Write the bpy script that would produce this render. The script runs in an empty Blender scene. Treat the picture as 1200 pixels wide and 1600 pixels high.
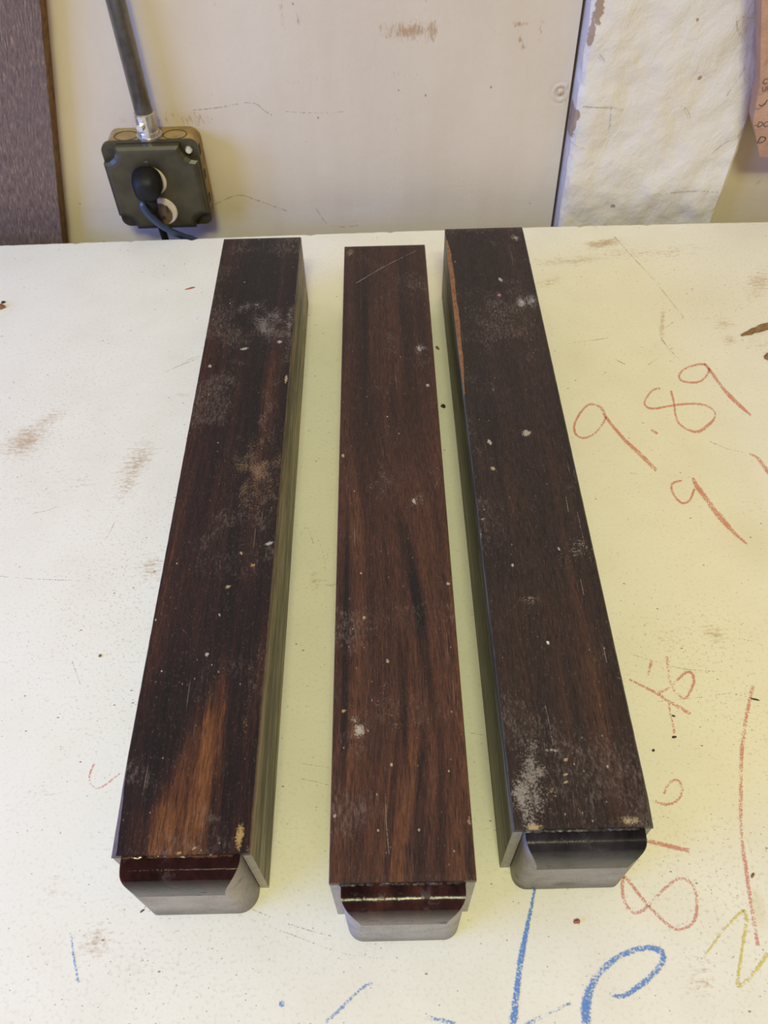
import bpy, bmesh, math, random
import numpy as np
from mathutils import Vector, noise as mnoise

# ------------------------------------------------------------------ camera, light, exposure
F_PX, H_CAM = 1252.27, 0.51698                    # focal length in px of a 1200x1600 frame, lens height over the bench top (z = 0)
R2 = np.array([0.99957, -0.02322, -0.01820]); R2 /= np.linalg.norm(R2)
FW = np.array([0.0, 0.61678, -0.78713]); FW /= np.linalg.norm(FW)
R2 -= FW * R2.dot(FW); R2 /= np.linalg.norm(R2)
U2 = np.cross(R2, FW)
CAM = np.array([0.0, 0.0, H_CAM])

sc = bpy.context.scene
C = sc.collection
cd = bpy.data.cameras.new('camera'); cam = bpy.data.objects.new('camera', cd); C.objects.link(cam)
cd.sensor_width = 36.0; cd.sensor_fit = 'AUTO'; cd.lens = 36.0 * F_PX / 1600.0
cd.clip_start = 0.02; cd.clip_end = 50
from mathutils import Matrix
m = Matrix.Identity(4)
for i in range(3):
    m[i][0] = R2[i]; m[i][1] = U2[i]; m[i][2] = -FW[i]; m[i][3] = CAM[i]
cam.matrix_world = m
cd.dof.use_dof = True; cd.dof.focus_distance = 0.56; cd.dof.aperture_fstop = 14
sc.camera = cam

w = bpy.data.worlds.new('room_light'); sc.world = w; w.use_nodes = True
w.node_tree.nodes['Background'].inputs[0].default_value = (1.0, 0.69, 0.56, 1)
w.node_tree.nodes['Background'].inputs[1].default_value = 0.44

def area(name, loc, target, sx, sy, color, power):
    l = bpy.data.lights.new(name, 'AREA'); l.shape = 'RECTANGLE'; l.size = sx; l.size_y = sy
    l.color = color; l.energy = power
    o = bpy.data.objects.new(name, l); C.objects.link(o); o.location = loc
    o.rotation_euler = (Vector(target) - Vector(loc)).to_track_quat('-Z', 'Y').to_euler()
    return o
area('ceiling_lamp', (0.03, -2.60, 3.6), (0.03, 0.3, 0), 0.75, 0.9, (0.95, 1.0, 0.57), 110)
area('tube_lamp', (0.0, -2.75, 3.5), (0.0, 0.3, 0), 2.6, 0.10, (0.95, 1.0, 0.57), 40)
area('window_daylight', (-1.9, -0.40, 0.75), (0, 0.45, 0), 1.5, 0.9, (0.14, 0.31, 1.0), 56)

sc.view_settings.view_transform = 'Standard'
sc.view_settings.look = 'None'
sc.view_settings.gamma = 1.0
sc.view_settings.use_curve_mapping = False
sc.view_settings.exposure = 0.0

# ------------------------------------------------------------------ pixel -> place helpers (points on real planes)
def ray(px, py): return FW + (px - 600) / F_PX * R2 - (py - 800) / F_PX * U2
def on_z(px, py, z=0.0):
    d = ray(px, py); return CAM + d * (z - H_CAM) / d[2]
def on_y(px, py, Y):
    d = ray(px, py); return CAM + d * Y / d[1]

# ------------------------------------------------------------------ node mini language
class S:
    def __init__(s, t, k): s.t = t; s.k = k
    def _m(s, op, b=None, rev=False):
        n = s.t.nodes.new('ShaderNodeMath'); n.operation = op
        a, c = (b, s) if rev else (s, b)
        for i, v in enumerate((a, c)):
            if v is None: continue
            if isinstance(v, S): s.t.links.new(v.k, n.inputs[i])
            else: n.inputs[i].default_value = v
        return S(s.t, n.outputs[0])
    def __add__(s, b): return s._m('ADD', b)
    def __radd__(s, b): return s._m('ADD', b)
    def __sub__(s, b): return s._m('SUBTRACT', b)
    def __rsub__(s, b): return s._m('SUBTRACT', b, True)
    def __mul__(s, b): return s._m('MULTIPLY', b)
    def __rmul__(s, b): return s._m('MULTIPLY', b)
    def __pow__(s, b): return s._m('POWER', b)
    def lt(s, b): return s._m('LESS_THAN', b)
    def gt(s, b): return s._m('GREATER_THAN', b)
    def mx(s, b): return s._m('MAXIMUM', b)
    def mn(s, b): return s._m('MINIMUM', b)
    def sin(s): return s._m('SINE')
    def absv(s): return s._m('ABSOLUTE')

class Mat:
    def __init__(s, name, rough=0.6, spec=0.5):
        s.m = bpy.data.materials.new(name); s.m.use_nodes = True; s.t = s.m.node_tree
        s.b = s.t.nodes['Principled BSDF']
        s.b.inputs['Roughness'].default_value = rough
        s.b.inputs['Specular IOR Level'].default_value = spec
        tc = s.t.nodes.new('ShaderNodeTexCoord'); s.o = S(s.t, tc.outputs['Object']); s.uv = S(s.t, tc.outputs['UV'])
    def link(s, a, b): s.t.links.new(a.k if isinstance(a, S) else a, b)
    def put(s, sock, v):
        if isinstance(v, S): s.link(v, s.b.inputs[sock])
        else: s.b.inputs[sock].default_value = v
    def map(s, v, loc=(0, 0, 0), rot=(0, 0, 0), scl=(1, 1, 1), kind='POINT'):
        n = s.t.nodes.new('ShaderNodeMapping'); n.vector_type = kind; s.link(v, n.inputs[0])
        n.inputs[1].default_value = loc; n.inputs[2].default_value = rot; n.inputs[3].default_value = scl
        return S(s.t, n.outputs[0])
    def noise(s, v, scale=1, detail=3, rough=0.55, dist=0.0):
        n = s.t.nodes.new('ShaderNodeTexNoise'); s.link(v, n.inputs['Vector'])
        n.inputs['Scale'].default_value = scale; n.inputs['Detail'].default_value = detail
        n.inputs['Roughness'].default_value = rough; n.inputs['Distortion'].default_value = dist
        return S(s.t, n.outputs[0])
    def voro(s, v, scale):
        n = s.t.nodes.new('ShaderNodeTexVoronoi'); s.link(v, n.inputs['Vector']); n.inputs['Scale'].default_value = scale
        x = s.t.nodes.new('ShaderNodeSeparateColor'); s.t.links.new(n.outputs['Color'], x.inputs[0])
        return S(s.t, n.outputs['Distance']), S(s.t, x.outputs[0])
    def xyz(s, v):
        n = s.t.nodes.new('ShaderNodeSeparateXYZ'); s.link(v, n.inputs[0]); return [S(s.t, n.outputs[i]) for i in range(3)]
    def vec(s, x, y, z):
        n = s.t.nodes.new('ShaderNodeCombineXYZ')
        for i, v in enumerate((x, y, z)):
            if isinstance(v, S): s.link(v, n.inputs[i])
            else: n.inputs[i].default_value = v
        return S(s.t, n.outputs[0])
    def step(s, v, a, b):                                   # smooth 0..1 between a and b
        n = s.t.nodes.new('ShaderNodeMapRange'); n.interpolation_type = 'SMOOTHSTEP'
        s.link(v, n.inputs[0]); n.inputs[1].default_value = a; n.inputs[2].default_value = b
        return S(s.t, n.outputs[0])
    def ramp(s, v, stops):
        n = s.t.nodes.new('ShaderNodeValToRGB'); s.link(v, n.inputs[0]); e = n.color_ramp.elements
        while len(e) < len(stops): e.new(0.5)
        for q, (p, c) in zip(e, stops): q.position = p; q.color = (*c, 1)
        return S(s.t, n.outputs[0])
    def mix(s, f, a, b, blend='MIX'):
        n = s.t.nodes.new('ShaderNodeMix'); n.data_type = 'RGBA'; n.blend_type = blend; n.clamp_factor = True
        for i, v in ((0, f), (6, a), (7, b)):
            if isinstance(v, S): s.link(v, n.inputs[i])
            elif i == 0: n.inputs[0].default_value = v
            else: n.inputs[i].default_value = (*v, 1)
        return S(s.t, n.outputs[2])
    def blob(s, v, c, rx, ry, rot=0.0, plane='xy'):          # 1 at centre -> 0 at the ellipse
        if plane == 'xy': mp = s.map(v, (c[0], c[1], 0), (0, 0, rot), (rx, ry, 1e4), 'TEXTURE')
        else: mp = s.map(v, (c[0], 0, c[1]), (0, rot, 0), (rx, 1e4, ry), 'TEXTURE')
        n = s.t.nodes.new('ShaderNodeTexGradient'); n.gradient_type = 'SPHERICAL'; s.link(mp, n.inputs[0])
        return S(s.t, n.outputs[1])
    def bump(s, h, strength=0.3, dist=0.001):
        n = s.t.nodes.new('ShaderNodeBump'); n.inputs['Strength'].default_value = strength
        n.inputs['Distance'].default_value = dist; s.link(h, n.inputs['Height']); s.t.links.new(n.outputs[0], s.b.inputs['Normal'])

# ------------------------------------------------------------------ mesh helpers
def link(name, me, mats, parent=None, smooth=False):
    o = bpy.data.objects.new(name, me); C.objects.link(o)
    for mm in (mats if isinstance(mats, (list, tuple)) else [mats]): me.materials.append(mm.m if isinstance(mm, Mat) else mm)
    if smooth:
        for p in me.polygons: p.use_smooth = True
    if parent: o.parent = parent
    return o
def bm_obj(name, bm, mats, parent=None, smooth=False, recalc=True):
    if recalc: bmesh.ops.recalc_face_normals(bm, faces=bm.faces)
    me = bpy.data.meshes.new(name); bm.to_mesh(me); bm.free()
    return link(name, me, mats, parent, smooth)
def empty(name, loc, rz=0.0):
    o = bpy.data.objects.new(name, None); C.objects.link(o); o.empty_display_size = 0.02
    o.location = loc; o.rotation_euler = (0, 0, rz); return o
def tag(o, label=None, cat=None, group=None, kind=None):
    if label: o['label'] = label
    if cat: o['category'] = cat
    if group: o['group'] = group
    if kind: o['kind'] = kind
    return o
def box(bm, x0, x1, y0, y1, z0, z1, bev=0.0, mat=0):
    b2 = bmesh.new(); bmesh.ops.create_cube(b2, size=1)
    for v in b2.verts: v.co = ((x0 + x1) / 2 + v.co.x * (x1 - x0), (y0 + y1) / 2 + v.co.y * (y1 - y0), (z0 + z1) / 2 + v.co.z * (z1 - z0))
    if bev: bmesh.ops.bevel(b2, geom=b2.edges[:], offset=bev, segments=2, affect='EDGES', profile=0.5)
    merge(bm, b2, mat)
def merge(bm, b2, mat=0):
    vs = [bm.verts.new(v.co) for v in b2.verts]; b2.verts.index_update()
    for f in b2.faces:
        try:
            g = bm.faces.new([vs[v.index] for v in f.verts]); g.material_index = mat; g.smooth = f.smooth
        except ValueError: pass
    b2.free()
def loft(bm, rings, closed_ends=True, mats=None):            # rings: lists of points; mats: one index per ring side
    R = [[bm.verts.new(p) for p in r] for r in rings]; n = len(R[0])
    for a, b in zip(R, R[1:]):
        for i in range(n):
            f = bm.faces.new((a[i], a[(i + 1) % n], b[(i + 1) % n], b[i]))
            if mats: f.material_index = mats[i]
    if closed_ends:
        bm.faces.new(R[0][::-1]); bm.faces.new(R[-1])
def tube(bm, pts, r, seg=12, cap=True):
    pts = [Vector(p) for p in pts]; rings = []
    for i, p in enumerate(pts):
        d = (pts[min(i + 1, len(pts) - 1)] - pts[max(i - 1, 0)]).normalized()
        a = d.orthogonal().normalized() if i == 0 else (a - d * a.dot(d)).normalized()
        b = d.cross(a); rr = r[i] if isinstance(r, (list, tuple)) else r
        rings.append([p + (a * math.cos(k * 2 * math.pi / seg) + b * math.sin(k * 2 * math.pi / seg)) * rr for k in range(seg)])
    loft(bm, rings, cap)
def spline(pts, sub=8):
    P = [np.array(q, float) for q in pts]; out = []
    for i in range(len(P) - 1):
        p0 = P[max(i - 1, 0)]; p1 = P[i]; p2 = P[i + 1]; p3 = P[min(i + 2, len(P) - 1)]
        for k in range(sub):
            t = k / sub
            out.append(0.5 * (2 * p1 + (p2 - p0) * t + (2 * p0 - 5 * p1 + 4 * p2 - p3) * t * t + (3 * p1 - p0 - 3 * p2 + p3) * t ** 3))
    out.append(P[-1]); return out

# ------------------------------------------------------------------ materials: setting
def wall_material():
    M = Mat('painted_wall', 0.55, 0.3); o = M.o
    n1 = M.noise(o, 5, 4); n2 = M.noise(M.map(o, scl=(40, 40, 6)), 1, 4); n3 = M.noise(o, 300, 2)
    col = M.ramp(n1 * 0.7 + n2 * 0.3, [(0.3, (0.56, 0.465, 0.36)), (0.55, (0.61, 0.52, 0.42)), (0.75, (0.64, 0.555, 0.465))])
    br = None
    for px, py, rx, ry, s in [(290, 186, 45, 14, .75), (195, 188, 40, 14, .5), (640, 48, 55, 14, .9), (675, 48, 14, 16, .9), (812, 38, 14, 5, 1.2), (813, 62, 5, 8, 1.2),
                              (818, 74, 5, 6, 1.2), (845, 45, 6, 26, .6), (441, 20, 5, 28, .7), (466, 32, 7, 16, .7), (418, 175, 22, 26, .35), (875, 145, 18, 16, .6),
                              (450, 128, 40, 8, .35), (505, 124, 22, 5, .35), (620, 118, 30, 8, .3), (1185, 285, 10, 14, .4)]:
        p = on_y(px, py, 0.868); k = 0.00068
        q = M.blob(o, (p[0], p[2]), rx * k * 1.3, ry * k * 1.5, 0, 'xz') * s
        br = q if br is None else br.mx(q)
    streak = M.noise(M.map(o, scl=(420, 1, 150)), 1, 4, 0.7)
    col = M.mix(M.step(br * 0.85 + (streak - 0.5) * 1.9 + (n2 - 0.5) * 1.2, 0.28, 0.85) * 0.75, col, (0.36, 0.22, 0.10))
    d, r = M.voro(M.map(o, scl=(1, 1, 0.7)), 70)
    col = M.mix(d.lt(0.07) * r.gt(0.78) * 0.7, col, (0.22, 0.14, 0.08))
    M.put('Base Color', col)
    bm_ = n2 * 0.4 + n3 * 0.15
    for px, py, rx, ry, s in [(875, 145, 13, 13, 1.6)]:
        p = on_y(px, py, 0.868); k = 0.00068
        q = M.blob(o, (p[0], p[2]), rx * k * 1.4, ry * k * 1.5, 0, 'xz')
        bm_ = bm_ + (q * 11 + n2 * 7).sin() * q * s
    M.bump(bm_ + M.noise(o, 90, 3) * 0.5, 0.5, 0.0015)
    return M
def plaster_material():
    M = Mat('lumpy_paint', 0.42, 0.4); o = M.o
    n1 = M.noise(o, 9, 4); n2 = M.noise(o, 60, 4); n3 = M.noise(o, 260, 3)
    col = M.ramp(n1, [(0.3, (0.63, 0.565, 0.485)), (0.6, (0.67, 0.615, 0.55)), (0.8, (0.70, 0.655, 0.60))])
    br = None
    for px, py, rx, ry in [(935, 14, 10, 28), (900, 183, 6, 10), (893, 215, 8, 10), (958, 322, 8, 5), (1094, 123, 4, 4), (1090, 30, 3, 3), (925, 50, 5, 22), (897, 200, 4, 22)]:
        p = on_y(px, py, 0.84); k = 0.00066
        q = M.blob(o, (p[0], p[2]), rx * k * 1.2, ry * k * 1.3, 0, 'xz'); br = q if br is None else br.mx(q)
    col = M.mix(M.step(br + (n2 - 0.5) * 1.6 + (n3 - 0.5) * 0.8, 0.30, 0.45) * M.step(br, 0.0, 0.2) * 0.8, col, (0.27, 0.15, 0.075))
    M.put('Base Color', col); rd = M.noise(M.map(o, scl=(38, 38, 26)), 1, 3, 0.6, 1.2); M.bump(n2 * 0.6 + n3 * 0.2 + (rd - 0.5).absv() * -0.8, 0.9, 0.0026)
    return M
def floor_material():
    M = Mat('worn_concrete', 0.7, 0.3)
    M.put('Base Color', M.ramp(M.noise(M.o, 6, 6), [(0.3, (0.10, 0.09, 0.08)), (0.7, (0.22, 0.20, 0.17))])); return M
def plain(name, col, rough=0.5, metal=0.0, var=0.15, scale=80, spec=0.5, bump=0.0):
    M = Mat(name, rough, spec); n = M.noise(M.o, scale, 4)
    M.put('Base Color', M.ramp(n, [(0.25, tuple(c * (1 - var) for c in col)), (0.75, tuple(min(1, c * (1 + var)) for c in col))]))
    M.b.inputs['Metallic'].default_value = metal
    if bump: M.bump(M.noise(M.o, scale * 3, 3), bump, 0.001)
    return M

# ------------------------------------------------------------------ the setting
WALL_Y, FLOOR_Z, CEIL_Z = 0.868, -0.88, 1.9
M_wall = wall_material(); M_post = plaster_material()
bm = bmesh.new(); box(bm, -3, 3, -2.6, 1.2, FLOOR_Z - 0.1, FLOOR_Z)
tag(bm_obj('floor', bm, floor_material()), kind='structure')
def gx(z): return 0.2126 - 0.0185 * (z + 0.0385)             # the open joint beside the post leans a touch
bm = bmesh.new()
def prism_xz(bm, poly, y0, y1):
    loft(bm, [[(x, y0, z) for x, z in poly], [(x, y1, z) for x, z in poly]])
prism_xz(bm, [(-2.2, FLOOR_Z), (gx(FLOOR_Z), FLOOR_Z), (gx(CEIL_Z), CEIL_Z), (-2.2, CEIL_Z)], WALL_Y, WALL_Y + 0.05)
prism_xz(bm, [(gx(FLOOR_Z) + 0.0032, FLOOR_Z), (2.2, FLOOR_Z), (2.2, CEIL_Z), (gx(CEIL_Z) + 0.0032, CEIL_Z)], WALL_Y, WALL_Y + 0.05)
box(bm, -2.2, 2.2, WALL_Y + 0.05, WALL_Y + 0.09, FLOOR_Z, CEIL_Z)
wall = tag(bm_obj('wall_back', bm, M_wall), kind='structure')

# lumpy painted post on the wall, its front a displaced grid
POST_Y = 0.840
pl0, pl1 = on_y(873, 352, POST_Y), on_y(927, 0, POST_Y)
pr0, pr1 = on_y(1189, 140, POST_Y), on_y(1113, 348, POST_Y)
def post_l(z): return gx(z) + 0.0034
def post_r(z): return pr1[0] + (pr0[0] - pr1[0]) * (z - pr1[2]) / (pr0[2] - pr1[2])
bm = bmesh.new()
zs = [FLOOR_Z + 0.0] + [FLOOR_Z + 0.2 * i for i in range(1, 4)] + [-0.1 + 0.004 * i for i in range(100)] + [0.31 + 0.15 * i for i in range(10)] + [CEIL_Z]
nx = 46; rows = []
for z in zs:
    row = []; xl, xr = post_l(z), min(max(post_r(z), 0.39), 0.42)
    row.append(bm.verts.new((xl, WALL_Y - 0.0003, z)))
    for i in range(nx + 1):
        t = i / nx; x = xl + (xr - xl) * t
        e = min(t, 1 - t) * (xr - xl); rnd = 0.004 * max(0, 1 - e / 0.003) ** 2
        d = mnoise.fractal(Vector((x * 28, 3, z * 22)), 0.8, 2.1, 5) * 0.0030 + mnoise.noise(Vector((x * 9, 8, z * 7))) * 0.0018
        wob = 0.0014 * mnoise.noise(Vector((1.7, 0, z * 60))) if i == 0 else 0
        row.append(bm.verts.new((x + wob, POST_Y + rnd + d, z)))
    row.append(bm.verts.new((xr, WALL_Y - 0.0003, z))); rows.append(row)
for a, b in zip(rows, rows[1:]):
    for i in range(len(a) - 1): bm.faces.new((a[i], a[i + 1], b[i + 1], b[i]))
    bm.faces.new((a[-1], a[0], b[0], b[-1]))
bm.faces.new(rows[0]); bm.faces.new(rows[-1][::-1])
post = tag(bm_obj('trim_1', bm, M_post, smooth=True), kind='structure'); post.data.set_sharp_from_angle(angle=math.radians(38))

# hairline cracks: real ribbons lying on wall and post
def ribbons(name, paths, *a, **k):
    for p in paths: ribbon(name, [p], *a, **k)
def ribbon(name, paths, width, mat, to3d, parent, lift, wmul=1.0, sub=7):
    bm = bmesh.new(); uvl = bm.loops.layers.uv.new('UVMap')
    for path in paths:
        pts = spline([(q[0], q[1]) for q in path], sub)
        ws = spline([((q[2] if len(q) > 2 else width), 0) for q in path], sub)
        prev = None; L = 0
        for i, p in enumerate(pts):
            a = pts[max(i - 1, 0)]; b = pts[min(i + 1, len(pts) - 1)]
            t = b - a; t = t / (np.linalg.norm(t) + 1e-9); nrm = np.array([-t[1], t[0]])
            hw = max(ws[i][0], 0.3) * wmul / 2; c = p
            q0, q1 = to3d(*(c + nrm * hw)), to3d(*(c - nrm * hw))
            if i: L += np.linalg.norm(p - pts[i - 1])
            cur = (bm.verts.new(tuple(np.array(q0) + lift)), bm.verts.new(tuple(np.array(q1) + lift)), L)
            if prev:
                f = bm.faces.new((prev[0], prev[1], cur[1], cur[0]))
                for lp, u in zip(f.loops, ((prev[2], 0), (prev[2], 1), (cur[2], 1), (cur[2], 0))): lp[uvl].uv = (u[0] / 20, u[1])
            prev = cur
    return bm_obj(name, bm, mat, parent, recalc=False)
def alpha_mat(name, col, cover, grain, rough=0.8, amax=0.74):
    M = Mat(name, rough, 0.2); M.put('Base Color', (*col, 1))
    u, v, _ = M.xyz(M.uv)
    edge = M.step(0.5 - (v - 0.5).absv(), 0.0, 0.32)
    g = M.noise(M.o, grain, 4, 0.75); big = M.noise(M.o, grain * 0.06, 2)
    a = M.step((g - 0.5) * 2.3 + (big - 0.5) * 0.8 + edge * 0.30 - 0.33 + cover, -0.05, 0.26) * edge._m('POWER', 0.4)
    M.put('Alpha', a * amax); return M
M_crack = alpha_mat('crack_line', (0.30, 0.23, 0.17), 0.20, 420)
M_crack_f = alpha_mat('crack_faint', (0.42, 0.34, 0.25), 0.16, 420)
W3 = lambda px, py: on_y(px, py, WALL_Y)
ribbons('crack', [[(446, 174), (480, 176), (512, 176), (538, 174)], [(380, 160), (400, 162), (412, 172), (425, 180)],
                 [(493, 324), (510, 348), (530, 354), (560, 352)]], 1.8, M_crack_f, W3, wall, np.array([0, -0.0004, 0]))
ribbons('crack', [[(330, 322), (370, 305), (400, 312), (450, 330)], [(300, 172), (340, 168), (372, 162)]], 2.2, M_crack_f, W3, wall, np.array([0, -0.0004, 0]))
P3 = lambda px, py: on_y(px, py, POST_Y - 0.0032)
ribbons('crack', [[(911, 166), (930, 168), (955, 168), (974, 172)], [(955, 165), (954, 190), (952, 208)], [(1064, 165), (1074, 172), (1079, 184)],
                 [(1151, 27), (1153, 45), (1162, 60), (1164, 68)], [(1160, 26), (1172, 28), (1186, 27)], [(1164, 106), (1155, 122), (1143, 138), (1136, 150)],
                 [(1040, 303), (1070, 299), (1100, 299), (1126, 301)], [(1112, 240), (1135, 222), (1148, 218), (1156, 210)],
                 [(886, 208), (893, 222), (905, 230), (914, 232)], [(936, 84), (943, 92), (946, 97)]], 1.9, M_crack, P3, post, np.zeros(3))

# ------------------------------------------------------------------ workbench
def table_material():
    M = Mat('cream_laminate', 0.42, 0.45); o = M.o
    n0 = M.noise(o, 3.2, 3); n1 = M.noise(o, 24, 4); n2 = M.noise(o, 420, 3); st = M.noise(M.map(o, scl=(60, 330, 1)), 1, 4, 0.7); n4 = M.noise(M.map(o, scl=(1, 1.6, 1)), 260, 3, 0.7)
    col = M.ramp(n0 * 0.55 + n1 * 0.45, [(0.33, (0.755, 0.715, 0.615)), (0.52, (0.80, 0.765, 0.675)), (0.7, (0.815, 0.79, 0.715))])
    def masks(lst):
        out = None
        for px, py, rx, ry, ang, s in lst:
            c = on_z(px, py); a = math.radians(ang)
            u = on_z(px + rx * math.cos(a), py + rx * math.sin(a)) - c; v = on_z(px - ry * math.sin(a), py + ry * math.cos(a)) - c
            th = math.atan2(u[1], u[0]); lu = np.hypot(u[0], u[1]); lv = abs(-math.sin(th) * v[0] + math.cos(th) * v[1]) + 1e-4
            q = M.blob(o, (c[0], c[1]), lu * 1.35, lv * 1.35, th) * s
            out = q if out is None else out.mx(q)
        return out
    grime = masks([(945, 380, 34, 8, -8, .95), (900, 407, 75, 9, -4, .75), (858, 440, 30, 14, -25, .6), (1010, 395, 150, 16, -3, .5), (40, 690, 48, 30, -35, .95),
                   (75, 655, 50, 12, -30, .65), (215, 725, 26, 60, 8, .75), (1035, 500, 6, 34, 8, .85), (1020, 545, 6, 25, 20, .5), (1130, 508, 30, 16, 25, .6), (1140, 532, 22, 14, 20, .7),
                   (1190, 440, 26, 46, 20, .6), (1180, 535, 42, 22, 10, .55), (230, 885, 25, 30, 0, .5), (205, 985, 60, 40, -20, .35), (150, 1470, 70, 40, 0, .45), (205, 1510, 60, 40, 0, .5),
                   (60, 1240, 60, 25, -20, .35), (80, 1395, 40, 30, 0, .4), (1090, 1540, 40, 60, 20, .45), (1045, 1000, 40, 30, 0, .4), (560, 430, 30, 10, 0, .5),
                   (290, 617, 22, 4, 0, .85), (100, 765, 120, 40, -20, .3), (520, 913, 26, 8, -20, .5), (495, 910, 14, 20, 0, .4), (1120, 990, 30, 25, 0, .45)])
    gm = M.step(grime * 0.85 + (st - 0.5) * 1.2 + (n4 - 0.5) * 1.3 + (n1 - 0.5) * 1.0, 0.22, 0.95)
    col = M.mix(gm * 0.78, col, (0.43, 0.27, 0.13))
    yel = masks([(1180, 845, 60, 70, 0, .5), (1185, 1420, 14, 34, 5, .9), (900, 560, 40, 40, 0, .35), (1100, 470, 160, 60, 0, .4), (1185, 800, 40, 300, 0, .3)])
    col = M.mix(M.step(yel + n1 * 0.4 - 0.25, 0.0, 0.6) * 0.35, col, (0.62, 0.52, 0.28))
    d, r = M.voro(M.map(o, scl=(1, 1.5, 1)), 330)
    zone = masks([(1130, 1390, 130, 160, 0, .6), (1080, 1010, 110, 90, 0, .5), (1150, 1130, 80, 80, 0, .5), (190, 920, 130, 170, 0, .55), (160, 1110, 110, 70, 0, .4), (80, 640, 110, 150, 0, .4),
                  (1130, 450, 120, 80, 0, .35), (230, 1500, 260, 120, 0, .3)])
    speck = d.lt(0.17) * r.gt(0.95 - zone * 0.5)
    col = M.mix(speck * 0.6, col, (0.19, 0.14, 0.09))
    d2, r2 = M.voro(M.map(o, (0.3, 0.1, 0), (0, 0, 0.5), (1, 1.7, 1)), 110)
    col = M.mix(d2.lt(0.10) * r2.gt(0.86) * 0.75, col, (0.20, 0.11, 0.06))
    col = M.mix(M.step(n2, 0.52, 0.72) * (0.20 + zone * 0.5), col, (0.46, 0.39, 0.27))
    M.put('Base Color', col); M.put('Roughness', 0.36 + n1 * 0.25)
    M.bump(n2 * 0.5 + st * 0.35, 0.22, 0.0008)
    return M
M_table = table_material()
M_core = plain('chipboard_core', (0.26, 0.15, 0.08), 0.85, 0, 0.45, 300, 0.2)
bench = tag(empty('workbench', (0, 0.25, FLOOR_Z)), 'cream topped workbench with worn paint, crayon figures and brown grime', 'workbench')
bm = bmesh.new(); X0, X1, YN = -1.0, 1.0, -0.02; N = 900
rng = random.Random(4)
chips = [(on_z(px, py)[0], wd, dp) for px, py, wd, dp in [(300, 374, .006, .0035), (205, 376, .004, .002), (905, 352, .005, .0025), (485, 366, .006, .002), (610, 362, .004, .002), (1010, 349, .004, .002), (120, 379, .005, .002)]]
top, bot, edge = [], [], []
for i in range(N + 1):
    x = X0 + (X1 - X0) * i / N
    y = float(np.interp(x, [-1, -.423, -.176, -.04, .2, .44, 1], [.8025, .8025, .8050, .8068, .8078, .8045, .802]))
    y += 0.0005 * mnoise.fractal(Vector((x * 90, 0, 0)), 0.8, 2, 4) + 0.0004 * mnoise.noise(Vector((x * 12, 5, 0)))
    for cx, wd, dp in chips: y -= dp * max(0, 1 - abs(x - cx) / wd)
    top.append((x, y - 0.0012, 0)); edge.append((x, y, -0.0012)); bot.append((x, y - 0.0002, -0.030))
V = lambda L_: [bm.verts.new(p) for p in L_]
t_, e_, b_ = V(top), V(edge), V(bot); nt = V([(p[0], YN, 0) for p in top[::100]]); nb = V([(p[0], YN, -0.03) for p in top[::100]])
for i in range(N):
    f = bm.faces.new((t_[i], t_[i + 1], e_[i + 1], e_[i])); f.material_index = 0
    f = bm.faces.new((e_[i], e_[i + 1], b_[i + 1], b_[i])); f.material_index = 1
for k in range(9):
    f = bm.faces.new([nt[k], nt[k + 1]] + t_[k * 100:k * 100 + 101][::-1]); f.material_index = 0
    f = bm.faces.new([nb[k], nb[k + 1]] + b_[k * 100:k * 100 + 101][::-1]); f.material_index = 1
    f = bm.faces.new((nt[k], nt[k + 1], nb[k + 1], nb[k])); f.material_index = 1
for s in (0, -1):
    f = bm.faces.new((nt[s], t_[s], e_[s], b_[s], nb[s])); f.material_index = 1
def to_bench(o): o.parent = bench; o.matrix_parent_inverse = Matrix.Translation((0, -0.25, -FLOOR_Z)); return o
to_bench(bm_obj('tabletop', bm, [M_table, M_core]))
M_leg = plain('bench_timber', (0.30, 0.20, 0.12), 0.7, 0, 0.3, 30, 0.3)
for lx in (-0.93, 0.93):
    for ly in (0.04, 0.74):
        bm = bmesh.new(); box(bm, lx - 0.04, lx + 0.04, ly - 0.04, ly + 0.04, FLOOR_Z, -0.030, 0.003); to_bench(bm_obj('leg', bm, M_leg))
for ly in (0.04, 0.74):
    bm = bmesh.new(); box(bm, -0.89, 0.89, ly - 0.015, ly + 0.015, -0.13, -0.030, 0.002); to_bench(bm_obj('apron', bm, M_leg))

# crayon figures and pencil scratches, traced where they lie on the bench top
T3 = lambda px, py: on_z(px, py, 0.0)
LIFT = np.array([0, 0, 0.00025])
M_red = alpha_mat('red_crayon', (0.70, 0.27, 0.20), 0.26, 900)
M_redf = alpha_mat('red_crayon_faint', (0.70, 0.29, 0.24), 0.17, 900)
M_blue = alpha_mat('blue_crayon', (0.09, 0.25, 0.66), 0.26, 800)
M_bluef = alpha_mat('blue_crayon_faint', (0.16, 0.32, 0.64), 0.10, 800)
M_yel = alpha_mat('yellow_crayon', (0.68, 0.57, 0.08), 0.18, 800)
M_pencil = alpha_mat('pencil_line', (0.40, 0.37, 0.31), 0.05, 900)
M_brownl = alpha_mat('brown_scuff', (0.46, 0.33, 0.22), 0.05, 900)
def z2(L, ox, oy, s): return [(ox + q[0] / s, oy + q[1] / s) + tuple(q[2:]) for q in L]
A = lambda L: z2(L, 860, 540, 3.53); B3 = lambda L: z2(L, 940, 960, 4.615); D4 = lambda L: z2(L, 900, 1200, 4.0); E5 = lambda L: z2(L, 340, 1360, 2.143); G6 = lambda L: z2(L, 0, 1100, 3.2)
def mark(label, paths, width, mat, name='crayon_mark'):
    if name != 'crayon_mark':
        for p in paths: to_bench(ribbon(name, [p], width, mat, T3, None, LIFT))
        return
    o = to_bench(ribbon(name, paths, width, mat, T3, None, LIFT, 1.3)); o['label'] = label
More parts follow.
